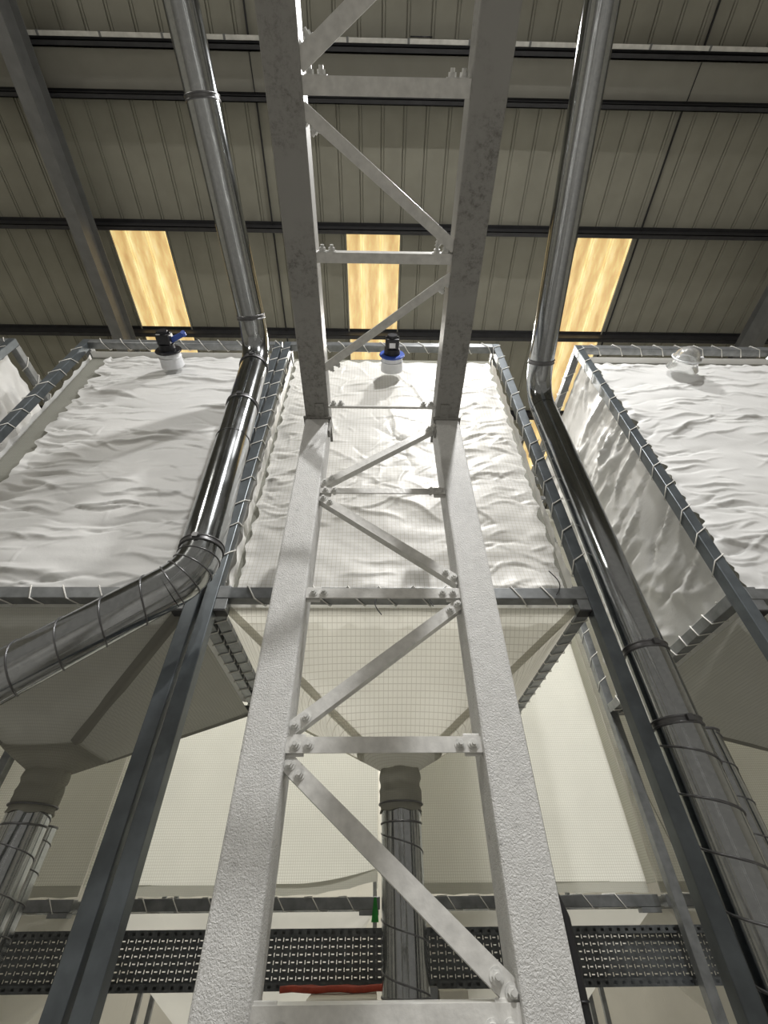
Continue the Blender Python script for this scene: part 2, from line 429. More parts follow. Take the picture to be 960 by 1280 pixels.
# second leg of the frame, behind the viewer's back, that carries the other end of the truss
for a, b in ((XL0, XL1), (XR0, XR1)):
    mb = MB(); mb.bx((a, -5.0, 0), (b, -4.84, tz(-4.92)), .010); mb.build('rear_leg', 'paint', LF)

# ------------------------------------------------------------------ fabric shapes
def rd(n, k=1.8, e=3): return max(0.0, 1-abs(n)*k)**e
def wr(style, x, z, seed):
    """broad hang of the cloth in metres at panel coordinates x, z"""
    n = noise.noise
    w = n(V((x*.9, z*1.3, seed+20)))
    if style == 'left':
        return .055*n(V((x*.5+seed, z*1.9+.5*w, seed))) + .020*n(V((x*.9, z*4.2+w, seed+9))) + .006*n(V((x*1.6+w, z*9+w, seed+2))) + .002*n(V((x*5, z*16, seed+4)))
    if style == 'mid':
        return .050*n(V((x*.8, z*1.6, seed))) + .024*n(V((x*2.2+w, z*3.6-w, seed+3))) + .008*n(V((x*5+w, z*8, seed+6))) + .003*n(V((x*11, z*16, seed+8)))
    if style == 'right':
        return .050*n(V((x*.6, z*1.8, seed))) + .020*n(V((x*1.1, z*3.8+w, seed+3))) + .007*n(V((x*2.6, z*8+w, seed+1))) + .002*n(V((x*8, z*14, seed+8)))
    if style == 'side':
        return .035*n(V((x*.7, z*.8, seed))) + .012*n(V((x*1.8+z, z*1.6-x, seed+3))) + .004*n(V((x*6, z*6, seed+5)))
    return .030*n(V((x*.8, z*.35, seed))) + .012*n(V((x*2.6, z*.7, seed+3)))

CRK = dict(left=1.6, right=1.4, mid=1.35, side=1.7)
def creases(style, W, H, seed):
    """(centre x, centre z, angle, half length, width, height, curvature) of every sharp fold in a panel"""
    r = random.Random(int(seed*10)+5); out = []
    def put(n, xr, zr, ang, sp, L, w, h, cv=.25):
        for _ in range(n):
            out.append((r.uniform(*xr)*W, r.uniform(*zr)*H, ang+r.gauss(0, sp), r.uniform(*L), r.uniform(*w), r.uniform(*h)*(1 if r.random() < .75 else -1), r.uniform(-cv, cv)))
    if style == 'left':
        put(60, (0, 1), (0, 1), 0.02, .10, (.20, .60), (.020, .045), (.010, .020))
        put(90, (0, 1), (0, 1), 0.0, .16, (.08, .30), (.008, .018), (.004, .009))
        put(46, (0, .22), (.1, 1), -.12, .14, (.15, .40), (.014, .030), (.010, .018))
        put(24, (.8, 1), (.1, .9), .15, .2, (.12, .30), (.012, .024), (.007, .013))
        put(40, (0, 1), (0, 1), .6, .9, (.05, .18), (.006, .012), (.002, .005))
    elif style == 'right':
        put(70, (0, 1), (0, 1), -.03, .16, (.15, .50), (.018, .042), (.010, .020))
        put(110, (0, 1), (0, 1), 0.0, .35, (.06, .25), (.008, .018), (.004, .009))
        put(46, (0, .25), (0, 1), .12, .25, (.10, .30), (.012, .026), (.008, .016))
        put(50, (0, 1), (0, 1), .7, .9, (.05, .20), (.006, .014), (.003, .007))
    elif style == 'mid':
        put(80, (0, 1), (.0, 1), .05, .30, (.10, .38), (.016, .040), (.008, .017))
        put(170, (0, 1), (.25, 1), 0.3, .9, (.05, .20), (.008, .018), (.004, .009))
        put(60, (.7, 1), (0, 1), .15, .30, (.08, .24), (.012, .024), (.007, .014))
        put(50, (0, .2), (.2, 1), -.2, .35, (.06, .18), (.010, .020), (.006, .012))
        put(6, (.2, .7), (.5, .95), -1.0, .25, (.3, .5), (.02, .035), (.010, .016))
    elif style == 'side':
        put(44, (.0, .8), (.05, 1), -.12, .20, (.22, .55), (.018, .045), (.014, .032), .5)
        put(40, (.0, .9), (.05, .8), -.25, .25, (.15, .40), (.014, .030), (.008, .018), .5)
        put(150, (.1, .8), (.4, 1), 1.6, .9, (.05, .18), (.008, .016), (.004, .008))
        put(30, (.4, 1), (0, .35), .1, .3, (.12, .35), (.016, .035), (.010, .02), .5)
    return out

def panel(mb, o, ux, uz, W, H, style, seed, nrm, nu, nv, top_sag=.0, scallop=.022, pitch=.2, inset=(0, 0, 0, 0), jag=0.0):
    """cloth panel from corner o along ux (W) and uz (H); folds bulge along nrm; the laced edges are scalloped"""
    o, ux, uz, nrm = V(o), V(ux), V(uz), V(nrm)
    o = o+ux*inset[0]+uz*inset[2]; W -= inset[0]+inset[1]; H -= inset[2]+inset[3]
    gx, gz = np.meshgrid(np.linspace(0, W, nu+1), np.linspace(0, H, nv+1)); cr = np.zeros_like(gx)
    for cx, cz, an, L, w, h, cv in creases(style, W, H, seed):
        ca, sa = math.cos(an), math.sin(an)
        al = (gx-cx)*ca+(gz-cz)*sa; ac = -(gx-cx)*sa+(gz-cz)*ca
        ac = ac - cv*al*al/max(L, .05)*.6 + .012*np.sin(al*17+cx*9)
        fall = np.clip(1-(al/L)**2, 0, 1)
        ww = w*(.45+.55*fall)
        cr += CRK.get(style, 1)*h*fall*np.where(ac > 0, np.exp(-ac/ww*.8), np.exp(ac/(ww*.35)))
    def fn(s, t):
        x = s*W; z = t*H
        ex = min(s, 1-s)*W; ez = min(t, 1-t)*H
        fade = min(1, ex/.10+.25)*min(1, ez/.08+.2)
        d = (wr(style, x, o.z+z, seed) + float(cr[int(round(t*nv)), int(round(s*nu))]))*fade
        # pulled in between the eyelets along the edges
        px = scallop*abs(math.sin(PI*z/pitch))*max(0, 1-ex/.14)**2
        pz = scallop*abs(math.sin(PI*x/pitch))*max(0, 1-ez/.12)**2
        if jag:
            jl = max(0, noise.noise(V((seed, z*6.5, 1)))+.6*noise.noise(V((seed, z*15, 2)))+.25); jt = max(0, noise.noise(V((x*6, seed, 3)))+.5*noise.noise(V((x*14, seed, 4)))+.2)
            if s < .5 and inset[0]: px += jag*jl*max(0, 1-ex/.35)
            if s >= .5 and inset[1]: px += jag*jl*max(0, 1-ex/.35)
            if t >= .5 and inset[3]: pz += jag*.6*jt*max(0, 1-ez/.3)
        sx = px if s < .5 else -px; sz = pz if t < .5 else -pz
        belly = .05*math.sin(PI*s)*math.sin(PI*t)
        gather = .020*max(0, 1-ex/.18)*noise.noise(V((z*9, seed, 0))) + .016*max(0, 1-ez/.16)*noise.noise(V((x*9, seed, 4)))
        return o + ux*(x+sx) + uz*(z+sz) + nrm*(d*.85+belly+gather)
    mb.sheet(fn, nu, nv)

def loft_cone(mb, x0, x1, y0, y1, zt, cx, cy, r, zb, t0=0.0, t1=1.0, nu=24, nt=18, sag=.35, grow=0.0):
    """four-sided hopper cloth narrowing from the frame rectangle to the round outlet"""
    per = []
    corners = [(x0, y0), (x1, y0), (x1, y1), (x0, y1)]
    for k in range(4):
        a, b = corners[k], corners[(k+1) % 4]
        for i in range(nu): t = i/nu; per.append((a[0]+(b[0]-a[0])*t, a[1]+(b[1]-a[1])*t))
    n = len(per); vs = []; fs = []
    for j in range(nt+1):
        t = t0+(t1-t0)*j/nt
        for i, (px, py) in enumerate(per):
            th = math.atan2(py-cy, px-cx)
            qx, qy = cx+r*math.cos(th), cy+r*math.sin(th)
            k = t
            x = px+(qx-px)*k; y = py+(qy-py)*k
            edge = abs(((i % nu)/nu)-.5)*2
            z = zt+(zb-zt)*t + .0 - sag*math.sin(PI*t)*(1-edge**2)*.12 + .014*noise.noise(V((x*2.2, y*2.2, 3)))*math.sin(PI*t)
            vs.append((x, y, z-grow))
    for j in range(nt):
        for i in range(n): fs.append((j*n+i, j*n+(i+1) % n, (j+1)*n+(i+1) % n, (j+1)*n+i))
    mb.add(vs, fs, True)
    return per

# ------------------------------------------------------------------ silo frame with rope lacing
T = .08
def rope_on(p, q, w, pitch, r=.0048, up=(0, 0, 1), start=.05, phase=0.0, hook=None):
    """one rope wound round a square tube of outer width w (w may be a pair) from p to q"""
    p, q = V(p), V(q); d = q-p; L = d.length; R = MB.frame(d, up)
    wx, wy = (w if isinstance(w, tuple) else (w, w)); hx, hy = wx/2+r*1.1, wy/2+r*1.1
    path = []; k = 0; cs = [(-hx, hy), (hx, hy), (hx, -hy), (-hx, -hy)]
    y = start
    while y < L-start:
        for i, (cx, cz) in enumerate(cs):
            yy = y + pitch*(i/4.0)*1.0
            # long stroke on the visible faces, short hidden stroke behind
            path.append(p + R @ V((cx, yy, cz)))
        y += pitch*random.uniform(.9, 1.1)
    mb = MB(); mb.tube(path, r, 5); return mb

def silo_frame(label, x0, x1, y0, y1, zb, zt, group, ropes=True, detail=True, kind='fabric silo frame'):
    fr = thing('support_rack', label, 'silo frame', ((x0+x1)/2, (y0+y1)/2, 0), group)
    h = T/2
    for x in (x0+h, x1-h):
        for y in (y0+h, y1-h):
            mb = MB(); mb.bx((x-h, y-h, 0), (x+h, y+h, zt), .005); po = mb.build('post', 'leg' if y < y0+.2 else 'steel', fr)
            if detail:
                mb = MB(); mb.bx((x-h-.002, y-h-.03, 0), (x+h+.002, y+h+.03, .012)); mb.build('foot_plate', 'steel', fr)
    for z in (zb, zt-h):
        for y in (y0+h, y1-h):
            mb = MB(); mb.beam((x0+T, y, z), (x1-T, y, z), T, T, bev=.005); mb.build('beam', 'steel', fr)
        for x in (x0+h, x1-h):
            mb = MB(); mb.beam((x, y0+T, z), (x, y1-T, z), T, T, bev=.005); mb.build('beam', 'steel', fr)
    for sx, x in ((1, x0+T), (-1, x1-T)):
        mb = MB(); xa, xb = (x, x+.075) if sx > 0 else (x-.075, x)
        mb.bx((xa, y0+.004, zb-.115), (xb, y0+.082, zb+.055), .004)
        o = mb.build('corner_sleeve', 'steel', fr)
        WL[o.name] = wloc(fr)
        mb = MB(); mb.bx((xa+.002, y0+.006, zb-.123), (xb-.002, y0+.080, zb-.115)); mb.build('end_cap', 'black', o)
    if ropes:
        yy = y0+h
        (rope_on((x0+T+.08, yy, zb), (x1-T-.08, yy, zb), T, .215) if x0 > -2 else rope_on((x1-T-.08, yy, zb), (x0+T+.08, yy, zb), T, .215)).build('rope_lacing', 'rope', fr)
        rope_on((x0+T, yy, zt-h), (x1-T, yy, zt-h), T, .235).build('rope_lacing', 'rope', fr)
        for x in (x0+h, x1-h):
            rope_on((x, yy, zb+.08), (x, yy, zt-T-.05), T, .245, up=(0, 1, 0)).build('rope_lacing', 'rope', fr)
            rope_on((x, y0+T+.05, zb), (x, y1-T, zb), T, .17).build('rope_lacing', 'rope', fr)
            rope_on((x, y0+T+.05, zt-h), (x, y1-T, zt-h), T, .24).build('rope_lacing', 'rope', fr)
            rope_on((x, y1-h, zb+.08), (x, y1-h, zt-T-.05), T, .25, up=(0, 1, 0)).build('rope_lacing', 'rope', fr)
    return fr

INS = dict(left=((.20, 0, 0, .06), .09), right=((.03, 0, 0, .09), .09), mid=((.02, .02, 0, .12), .03))
def silo_bag(label, x0, x1, y0, y1, zb, zt, style, fmat, smat, cmat, group, seed, cone_z, neck_z, res=(110, 150), seam=True, sidestyle='side'):
    cx, cy = (x0+x1)/2, (y0+y1)/2
    bg = thing('silo_bag', label, 'silo bag', (cx, cy, zb), group)
    g = T+.035
    xa, xb, ya, yb2 = x0+g, x1-g, y0+g*.6, y1-g
    zlo, zhi = zb+.05, zt-T-.055
    mb = MB(); panel(mb, (xa, ya+.03, zlo), (1, 0, 0), (0, 0, 1), xb-xa, zhi-zlo, style, seed, (0, -1, 0), *res, inset=INS[style][0], jag=INS[style][1])
    mb.build('front_panel', fmat, bg)
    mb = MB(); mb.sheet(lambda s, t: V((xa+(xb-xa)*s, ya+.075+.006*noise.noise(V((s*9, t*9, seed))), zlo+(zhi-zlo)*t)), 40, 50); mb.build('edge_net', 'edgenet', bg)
    mb = MB(); panel(mb, (xa-.03, ya+.04, zlo), (0, 1, 0), (0, 0, 1), yb2-ya-.08, zhi-zlo, sidestyle, seed+11, (-1, 0, 0), 90, 120)
    mb.build('side_panel', smat, bg)
    mb = MB(); panel(mb, (xb+.03, ya+.04, zlo), (0, 1, 0), (0, 0, 1), yb2-ya-.08, zhi-zlo, sidestyle, seed+17, (1, 0, 0), 60, 80)
    mb.build('side_panel', smat, bg)
    mb = MB(); panel(mb, (xa, yb2, zlo), (1, 0, 0), (0, 0, 1), xb-xa, zhi-zlo, 'far', seed+23, (0, 1, 0), 40, 50)
    mb.build('back_panel', smat, bg)
    if not (x0 < 0 < x1): mb = MB(); mb.sheet(lambda s, t: V((xa+(xb-xa)*s, ya+(yb2-ya)*t, zhi-.02+.05*math.sin(PI*s)*math.sin(PI*t)+.012*noise.noise(V((s*7, t*7, seed))))), 30, 30); mb.build('top_panel', smat, bg)
    # hopper cone, collar and outlet sleeve
    r = .130; zt0 = zb-.052
    X0c, X1c, Y0c, Y1c = x0+g-.005, x1-g+.005, y0+T+.012, y1-T-.012
    mb = MB(); per = loft_cone(mb, X0c, X1c, Y0c, Y1c, zt0, cx, cy, r, cone_z, 0, .88); mb.build('hopper_cone', cmat, bg)
    mb = MB(); loft_cone(mb, X0c, X1c, Y0c, Y1c, zt0, cx, cy, r, cone_z, .83, 1.0, nt=5, grow=.008)
    n = 40; rows = []
    for j in range(11):
        z = cone_z-.008+(neck_z-cone_z)*j/10; rr = r+.004+.004*math.sin(j*1.3)+.003*(j % 3)
        rows.append([(cx+(rr+.007*noise.noise(V((i*.5, j*.9, seed))))*math.cos(2*PI*i/n), cy+(rr+.007*noise.noise(V((i*.5, j*.9, seed))))*math.sin(2*PI*i/n), z+.006*math.sin(i*.9)) for i in range(n)])
    vs = [p for row in rows for p in row]
    mb.add(vs, [(j*n+i, j*n+(i+1) % n, (j+1)*n+(i+1) % n, (j+1)*n+i) for j in range(10) for i in range(n)], True)
    o = mb.build('outlet_sleeve', 'collar', bg); WL[o.name] = wloc(bg)
    mb = MB(); mb.ring((cx, cy, neck_z+.035), (0, 0, 1), r+.012, .006, 36, 6); mb.build('tie_band', 'clamp', o)
    if seam:
        for px, py in ((X0c, Y0c), (X1c, Y0c), (X1c, Y1c), (X0c, Y1c)):
            th = math.atan2(py-cy, px-cx); q = V((cx+r*math.cos(th), cy+r*math.sin(th), cone_z)); p = V((px, py, zt0))
            mb = MB(); side = (q-p).cross(V((0, 0, 1))).normalized()
            def fn(s, t, p=p, q=q, side=side):
                c = p+(q-p)*(t*.84) - V((0, 0, .012)); return c + side*((s-.5)*.085) + V((0, 0, abs(s-.5)*.05))
            mb.sheet(fn, 6, 24); mb.build('corner_seam', 'backlitseam' if style == 'mid' else 'seam', bg)
    return bg

GF, GB = 'steel frames of the front row of fabric silos', 'bags of the front row of fabric silos'
NY0, NY1, ZB, ZT = 2.35, 4.50, 3.10, 6.47
mid = (-1.070, 1.41); lef = (-3.36, -1.092); rig = (2.29, 4.72); fle = (-6.3, -4.12)
_mid = silo_frame('steel tube silo frame standing directly behind the white lattice column', *mid, NY0, NY1, ZB, ZT, GF)
silo_frame('steel tube silo frame beside the bent duct, left of the lattice column', *lef, NY0, NY1, ZB, ZT, GF)
silo_frame('steel tube silo frame at far right, its laced side beam in view', *rig, NY0, NY1, ZB, ZT, GF)
silo_frame('silo frame at the left edge, only its upper corner showing', *fle, NY0, NY1, ZB, ZT, GF)
silo_bag('crumpled white silo bag with net cone hanging behind the lattice column', *mid, NY0, NY1, ZB, ZT, 'mid', 'netcloth', 'cloth', 'conecloth', GB, 3.0, 2.36, 2.12, (190, 270))
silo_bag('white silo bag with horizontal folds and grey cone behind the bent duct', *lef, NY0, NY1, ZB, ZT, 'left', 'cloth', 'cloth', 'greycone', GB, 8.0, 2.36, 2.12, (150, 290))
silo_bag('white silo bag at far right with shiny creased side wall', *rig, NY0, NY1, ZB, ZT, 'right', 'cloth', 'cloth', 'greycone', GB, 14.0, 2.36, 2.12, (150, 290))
silo_bag('shaded silo bag at the left edge behind the dark corner beam', *fle, NY0, NY1, ZB, ZT, 'left', 'cloth', 'cloth', 'greycone', GB, 21.0, 2.36, 2.12, (60, 80))

GF2, GB2 = 'steel frames of the rear row of fabric silos', 'bags of the rear row of fabric silos'
FY0, FY1, FZB = 4.86, 7.0, 1.70
far = [((-4.80, -2.46), 'at the far left of the rear row'), ((-2.40, .045), 'seen left of the middle outlet duct'), ((.11, 2.37), 'seen right of the middle outlet duct'), ((2.43, 4.80), 'behind the right hand ducts')]
def rear_silo(x0, x1, where, seed):
    fr = thing('rear_support_rack', 'rear row silo frame with low laced beam, '+where, 'silo frame', ((x0+x1)/2, (FY0+FY1)/2, 0), GF2)
    h = T/2
    for x in (x0+h, x1-h):
        for y in (FY1-h,):
            mb = MB(); mb.bx((x-h*.6, y-h*.6+.02, 0), (x+h*.6, y+h*.6+.02, ZT), .004); mb.build('post', 'steel', fr)
    for z in (FZB, ZT-h):
        for y in (FY0, FY1-h):
            mb = MB(); mb.beam((x0, y, z), (x1, y, z), T, T, bev=.005); mb.build('beam', 'steel', fr)
        for x in (x0+h, x1-h):
            mb = MB(); mb.beam((x, FY0+T/2, z), (x, FY1-T, z), T*.8, T*.8, bev=.005); mb.build('beam', 'steel', fr)
    rope_on((x0+.1, FY0, FZB), (x1-.1, FY0, FZB), T, .27, .0045).build('rope_lacing', 'rope', fr)
    mb = MB(); mb.bx((x1-.17, FY0-.042, FZB-.075), (x1-.01, FY0+.04, FZB-.042), .003); mb.build('corner_sleeve', 'steel', fr)
    bg = thing('rear_silo_bag', 'plain pale rear row silo bag hanging '+where, 'silo bag', ((x0+x1)/2, (FY0+FY1)/2, FZB), GB2)
    xa, xb, ya, yb2 = x0+.02, x1-.02, FY0+.075, FY1-.1
    rise = (x0 < 0 and x1 > 0)
    mb = MB()
    def front(s, t):
        x = xa+(xb-xa)*s; z0 = FZB+.125+(.10*max(0, (s-.72)/.28)**1.6 if rise else 0)
        z = z0+(ZT-.2-z0)*t
        return V((x, ya-.025-.03*math.sin(PI*s)*math.sin(PI*t)-wr('far', x, z, seed)*min(1, 8*min(s, 1-s)), z))
    mb.sheet(front, 70, 70); mb.build('front_panel', 'farcloth', bg)
    mb = MB()
    def hem(s, t):
        x = xa+(xb-xa)*s; up = (.10*max(0, (s-.72)/.28)**1.6 if rise else 0)
        w = .010*abs(math.sin(PI*(x-xa)/.27))
        return V((x, ya-.028+.012*math.sin(3*x), FZB+.048+up*.9+w+(.082-w+up*.1)*t))
    mb.sheet(hem, 70, 4); mb.build('hem_band', 'hem', bg)
    for x, sg in ((xa, -1), (xb, 1)):
        mb = MB(); mb.sheet(lambda s, t: V((x+sg*.004*math.sin(9*s), ya+(yb2-ya)*s, FZB+.12+(ZT-.2-FZB-.12)*t)), 16, 16); mb.build('side_panel', 'farcloth', bg)
    cx, cy = (x0+x1)/2, (FY0+FY1)/2
    mb = MB(); loft_cone(mb, x0+.05, x1-.05, FY0+.055, FY1-.06, FZB-.05, cx, cy, .14, FZB-1.05, 0, 1.0, sag=.8); mb.build('hopper_cone', 'farcone', bg)
    mb = MB(); mb.cyl((cx, cy, FZB-1.05), (cx, cy, .30), .14, 28, caps=False); mb.build('outlet_sleeve', 'collar', bg)
for i, ((a, b), w) in enumerate(far): rear_silo(a, b, w, 31.0+i*5)

# ------------------------------------------------------------------ ducts
def arc3(path, nsub=10):
    """round off the inner corners of a polyline given as (point, bend radius)"""
    out = []
    for i, (p, r) in enumerate(path):
        p = V(p)
        if i in (0, len(path)-1) or r == 0: out.append(p); continue
        a = (V(path[i-1][0])-p).normalized(); b = (V(path[i+1][0])-p).normalized()
        ang = a.angle(b); tl = r/math.tan(ang/2); p1, p2 = p+a*tl, p+b*tl
        for k in range(nsub+1):
            t = k/nsub; out.append((p1*(1-t)+p*t)*(1-t)+(p*(1-t)+p2*t)*t)
    return out
def spiral(mb, p, q, r, pitch, rr=.004, turns_tilt=0.5, phase=0):
    """raised lock seam running round a duct between p and q"""
    p, q = V(p), V(q); L = (q-p).length; R = MB.frame(q-p, (0, 0, 1)); n = int(L/pitch*28); path = []
    for i in range(n+1):
        t = i/28.0; y = i*L/n; a = 2*PI*y/pitch+phase
        path.append(p + R @ V(((r+rr*.2)*math.cos(a), y, (r+rr*.2)*math.sin(a))))
    mb.tube(path, rr, 5)
def clamp(parent, p, d, r=.119, name='clamp_ring'):
    p, d = V(p), V(d).normalized(); mb = MB()
    mb.cyl(p-d*.014, p+d*.014, r+.004, 30, caps=False); mb.ring(p-d*.014, d, r+.003, .006, 30, 6); mb.ring(p+d*.014, d, r+.003, .006, 30, 6)
    s_ = d.orthogonal().normalized()
    mb.box(p+V((.0, -1, 0))*(r+.012), (.03, .02, .03)); mb.bolt(p+V((.0, -1, 0))*(r+.012)+V((.014, 0, 0)), (1, 0, 0), .007, .008, .01)
    return mb.build(name, 'clamp', parent)
def straight(parent, p, q, r=.119, name='duct_section'):
    mb = MB(); mb.cyl(p, q, r, 40, caps=False); return mb.build(name, 'duct', parent)
def elbow(parent, pts, r=.119):
    mb = MB(); mb.tube(pts, r, 40, caps=False); return mb.build('elbow', 'duct', parent)
def bend(p0, pc, p1, tl, n=12):
    p0, pc, p1 = V(p0), V(pc), V(p1); a = (p0-pc).normalized(); b = (p1-pc).normalized(); s, e = pc+a*tl, pc+b*tl
    return [(s*(1-t)+pc*t)*(1-t)+(pc*(1-t)+e*t)*t for t in [k/n for k in range(n+1)]]

# left duct: from overhead, down the silo corner, then away to the lower left
DR = .119
A0, A1, A2, A3 = V((-1.544, -2.478, 6.699)), V((-1.120, 1.992, 5.526)), V((-1.005, 2.020, 3.010)), V((-3.097, 2.097, 1.438))
t = thing('exhaust_duct', 'shiny round galvanised duct on the left, kinked twice and running off to the lower left', 'duct', (-1.005, 2.02, 3.0), 'galvanised ducts coming down from the roof')
e1 = bend(A0, A1, A2, .30); e2 = bend(A1, A2, A3, .15)
cut = A0+(A1-A0)*.62
straight(t, A0, cut); straight(t, cut, e1[0]); elbow(t, e1)
d12 = (A2-A1).normalized(); m1 = e1[-1]+d12*.62
straight(t, e1[-1], m1, DR*.985); straight(t, m1, e2[0]); elbow(t, e2); straight(t, e2[-1], A3)
clamp(t, cut, A1-A0); clamp(t, e1[0], A1-A0); clamp(t, e1[-1], d12); clamp(t, m1, d12); clamp(t, e2[0]-d12*.02, d12); 
mb = MB(); spiral(mb, e2[-1], A3, DR, .20, .0045); mb.build('lock_seam', 'clamp', t)
for k in (2, 5, 8, 11): mb = MB(); mb.ring(e2[k], (e2[min(k+1, 12)]-e2[k-1]), DR+.001, .004, 32, 5); mb.build('elbow_seam', 'clamp', t)
# tape ends and wire on the vertical run
mb = MB(); wp = e1[-1]+d12*1.05; mb.ring(wp, d12, DR+.002, .0025, 32, 5); mb.build('wire_tie', 'clamp', t)
# floor elbow and shoe so that the low end stands on the floor
elbow(t, [A3-(A3-A2).normalized()*.0]+[p for p in bend(A2, A3+V((-.25, .01, -.19)), A3+V((-.25, .01, -2)), .30)])
straight(t, A3+V((-.25, .01, -.48)), (A3.x-.25, A3.y+.01, 0))

# right duct
RR = .115
B0, B1, B2 = V((1.38, -2.6, 6.60)), V((1.575, 2.33, 5.42)), V((1.535, 2.40, 0.0))
t = thing('exhaust_duct', 'tall round galvanised duct dropping between the middle and right silos', 'duct', (1.535, 2.40, 0), 'galvanised ducts coming down from the roof')
e1 = bend(B0, B1, B2, .30); d = (B2-B1).normalized()
straight(t, B0, e1[0], RR); elbow(t, e1, RR)
j1 = e1[-1]+d*2.40; j2 = e1[-1]+d*2.80
straight(t, e1[-1], j1, RR*.98); straight(t, j1, j2, RR); straight(t, j2, B2, RR)
clamp(t, e1[0], B1-B0, RR); clamp(t, j1, d, RR); clamp(t, j2, d, RR)
mb = MB(); spiral(mb, j2+d*.05, B2-d*.05, RR, .205, .006, phase=1.2); mb.build('lock_seam', 'clamp', t)
# second duct behind it
def plain_duct(label, x, y, top, r, group=None, pitch=.16, seam=True):
    t = thing('vertical_duct', label, 'duct', (x, y, 0), group)
    straight(t, (x, y, 0), (x, y, top), r)
    if seam:
        mb = MB(); spiral(mb, (x, y, .05), (x, y, top-.02), r, pitch, .004); mb.build('lock_seam', 'clamp', t)
    mb = MB(); mb.ring((x, y, top), (0, 0, 1), r, .007, 32, 6); mb.build('rim', 'clamp', t)
    return t
GD = 'upright ducts standing behind the silo posts'
plain_duct('narrow upright duct half hidden behind the right hand drop duct', 1.88, 2.72, 2.38, .11, GD)
plain_duct('narrow upright duct just behind the left outlet duct', -2.40, 3.85, 2.10, .12, GD)
GO = 'outlet ducts below the silo cones'
for (xa, xb), lab in ((mid, 'dark round outlet duct under the net cone between the column legs'), (lef, 'ribbed outlet duct under the grey cone at the left edge'), (rig, 'outlet duct under the right silo cone'), (fle, 'outlet duct under the leftmost silo cone')):
    cx, cy = (xa+xb)/2, (NY0+NY1)/2
    t = thing('outlet_duct', lab, 'duct', (cx, cy, 0), GO)
    straight(t, (cx, cy, 0), (cx, cy, 2.118), .128)
    mb = MB(); spiral(mb, (cx, cy, .05), (cx, cy, 2.12), .128, .20, .0045); mb.build('lock_seam', 'clamp', t)
    for k in range(2): mb = MB(); mb.ring((cx, cy, 2.05-.75*k), (0, 0, 1), .129, .006, 34, 5); mb.build('joint_bead', 'clamp', t)

# ------------------------------------------------------------------ level sensors on the bag fronts
def sensor(label, x, z, y, kind, group):
    t = thing('level_sensor', label, 'level sensor', (x, y, z), group)
    lo = V((x, y, z))
    ax = V((0, -1, .10)).normalized()
    if kind == 'wrap':
        mb = MB(); n = 28; prof = [(.16, 0), (.145, .03), (.13, .06), (.125, .10), (.14, .105), (.14, .125), (.12, .13), (.11, .17), (.08, .21), (.03, .235)]
        R = MB.frame(ax, (0, 0, 1))
        vs = [lo + R @ V((r*math.cos(2*PI*i/n), h, r*math.sin(2*PI*i/n)))*(1+.05*noise.noise(V((i*.6, h*30, 2)))) if False else lo + R @ V(((r+.008*noise.noise(V((i*.7, h*40, 2))))*math.cos(2*PI*i/n), h, (r+.008*noise.noise(V((i*.7, h*40, 5))))*math.sin(2*PI*i/n))) for r, h in prof for i in range(n)]
        mb.add(vs, [(j*n+i, j*n+(i+1) % n, (j+1)*n+(i+1) % n, (j+1)*n+i) for j in range(len(prof)-1) for i in range(n)] + [tuple(range((len(prof)-1)*n, len(prof)*n))], True)
        mb.build('plastic_cap', 'wrap', t)
        mb = MB(); mb.ring(lo+ax*.115, ax, .142, .008, 30, 6); mb.build('clamp_ring', 'white', t)
        mb = MB(); mb.box(lo+ax*.115+V((.155, 0, 0)), (.04, .03, .03), None, .004); mb.build('clamp_latch', 'white', t)
        return t
    mb = MB(); mb.cyl(lo, lo+ax*.15, .115, 30, r2=.105); mb.ring(lo+ax*.10, ax, .109, .006, 30, 6); mb.build('collar', 'white', t)
    mb = MB(); mb.cyl(lo+ax*.15, lo+ax*.175, .122, 30); mb.ring(lo+ax*.162, ax, .122, .010, 30, 6)
    mb.build('flange', 'blue' if kind == 'blue' else 'blackp', t)
    mb = MB(); mb.cyl(lo+ax*.175, lo+ax*.235, .085, 24, r2=.078); mb.box(lo+ax*.285, (.135, .11, .125), MB.frame(ax, (0, 0, 1)), .014)
    for k in (-1, 1): mb.cyl(lo+ax*.25+V((k*.055, 0, 0)), lo+ax*.35+V((k*.055, 0, 0)), .016, 10)
    mb.cyl(lo+ax*.33, lo+ax*.365, .05, 20)
    h = mb.build('motor_head', 'blackp', t); WL[h.name] = lo
    if kind == 'blue':
        mb = MB(); mb.box(lo+ax*.285+V((0, 0, -.064)), (.06, .05, .004), MB.frame(ax, (0, 0, 1))); mb.build('rating_plate', 'white', h)
    else:
        mb = MB(); mb.beam(lo+ax*.26+V((.05, 0, 0)), lo+ax*.33+V((.21, 0, .02)), .05, .022, bev=.006); mb.cyl(lo+ax*.33+V((.20, -.02, .0)), lo+ax*.33+V((.20, .02, .02)), .022, 12)
        mb.build('lever', 'blue', t)
    return t
GS = 'level sensors near the tops of the bags'
sensor('white collared level sensor with blue flange and black head on the middle bag', .15, 5.86, 2.355, 'blue', GS)
sensor('black headed level sensor with a blue lever on the left bag', -2.16, 5.90, 2.355, 'lever', GS)
sensor('clear plastic wrapped sensor cap on the right hand bag', 3.32, 5.97, 2.36, 'wrap', GS)

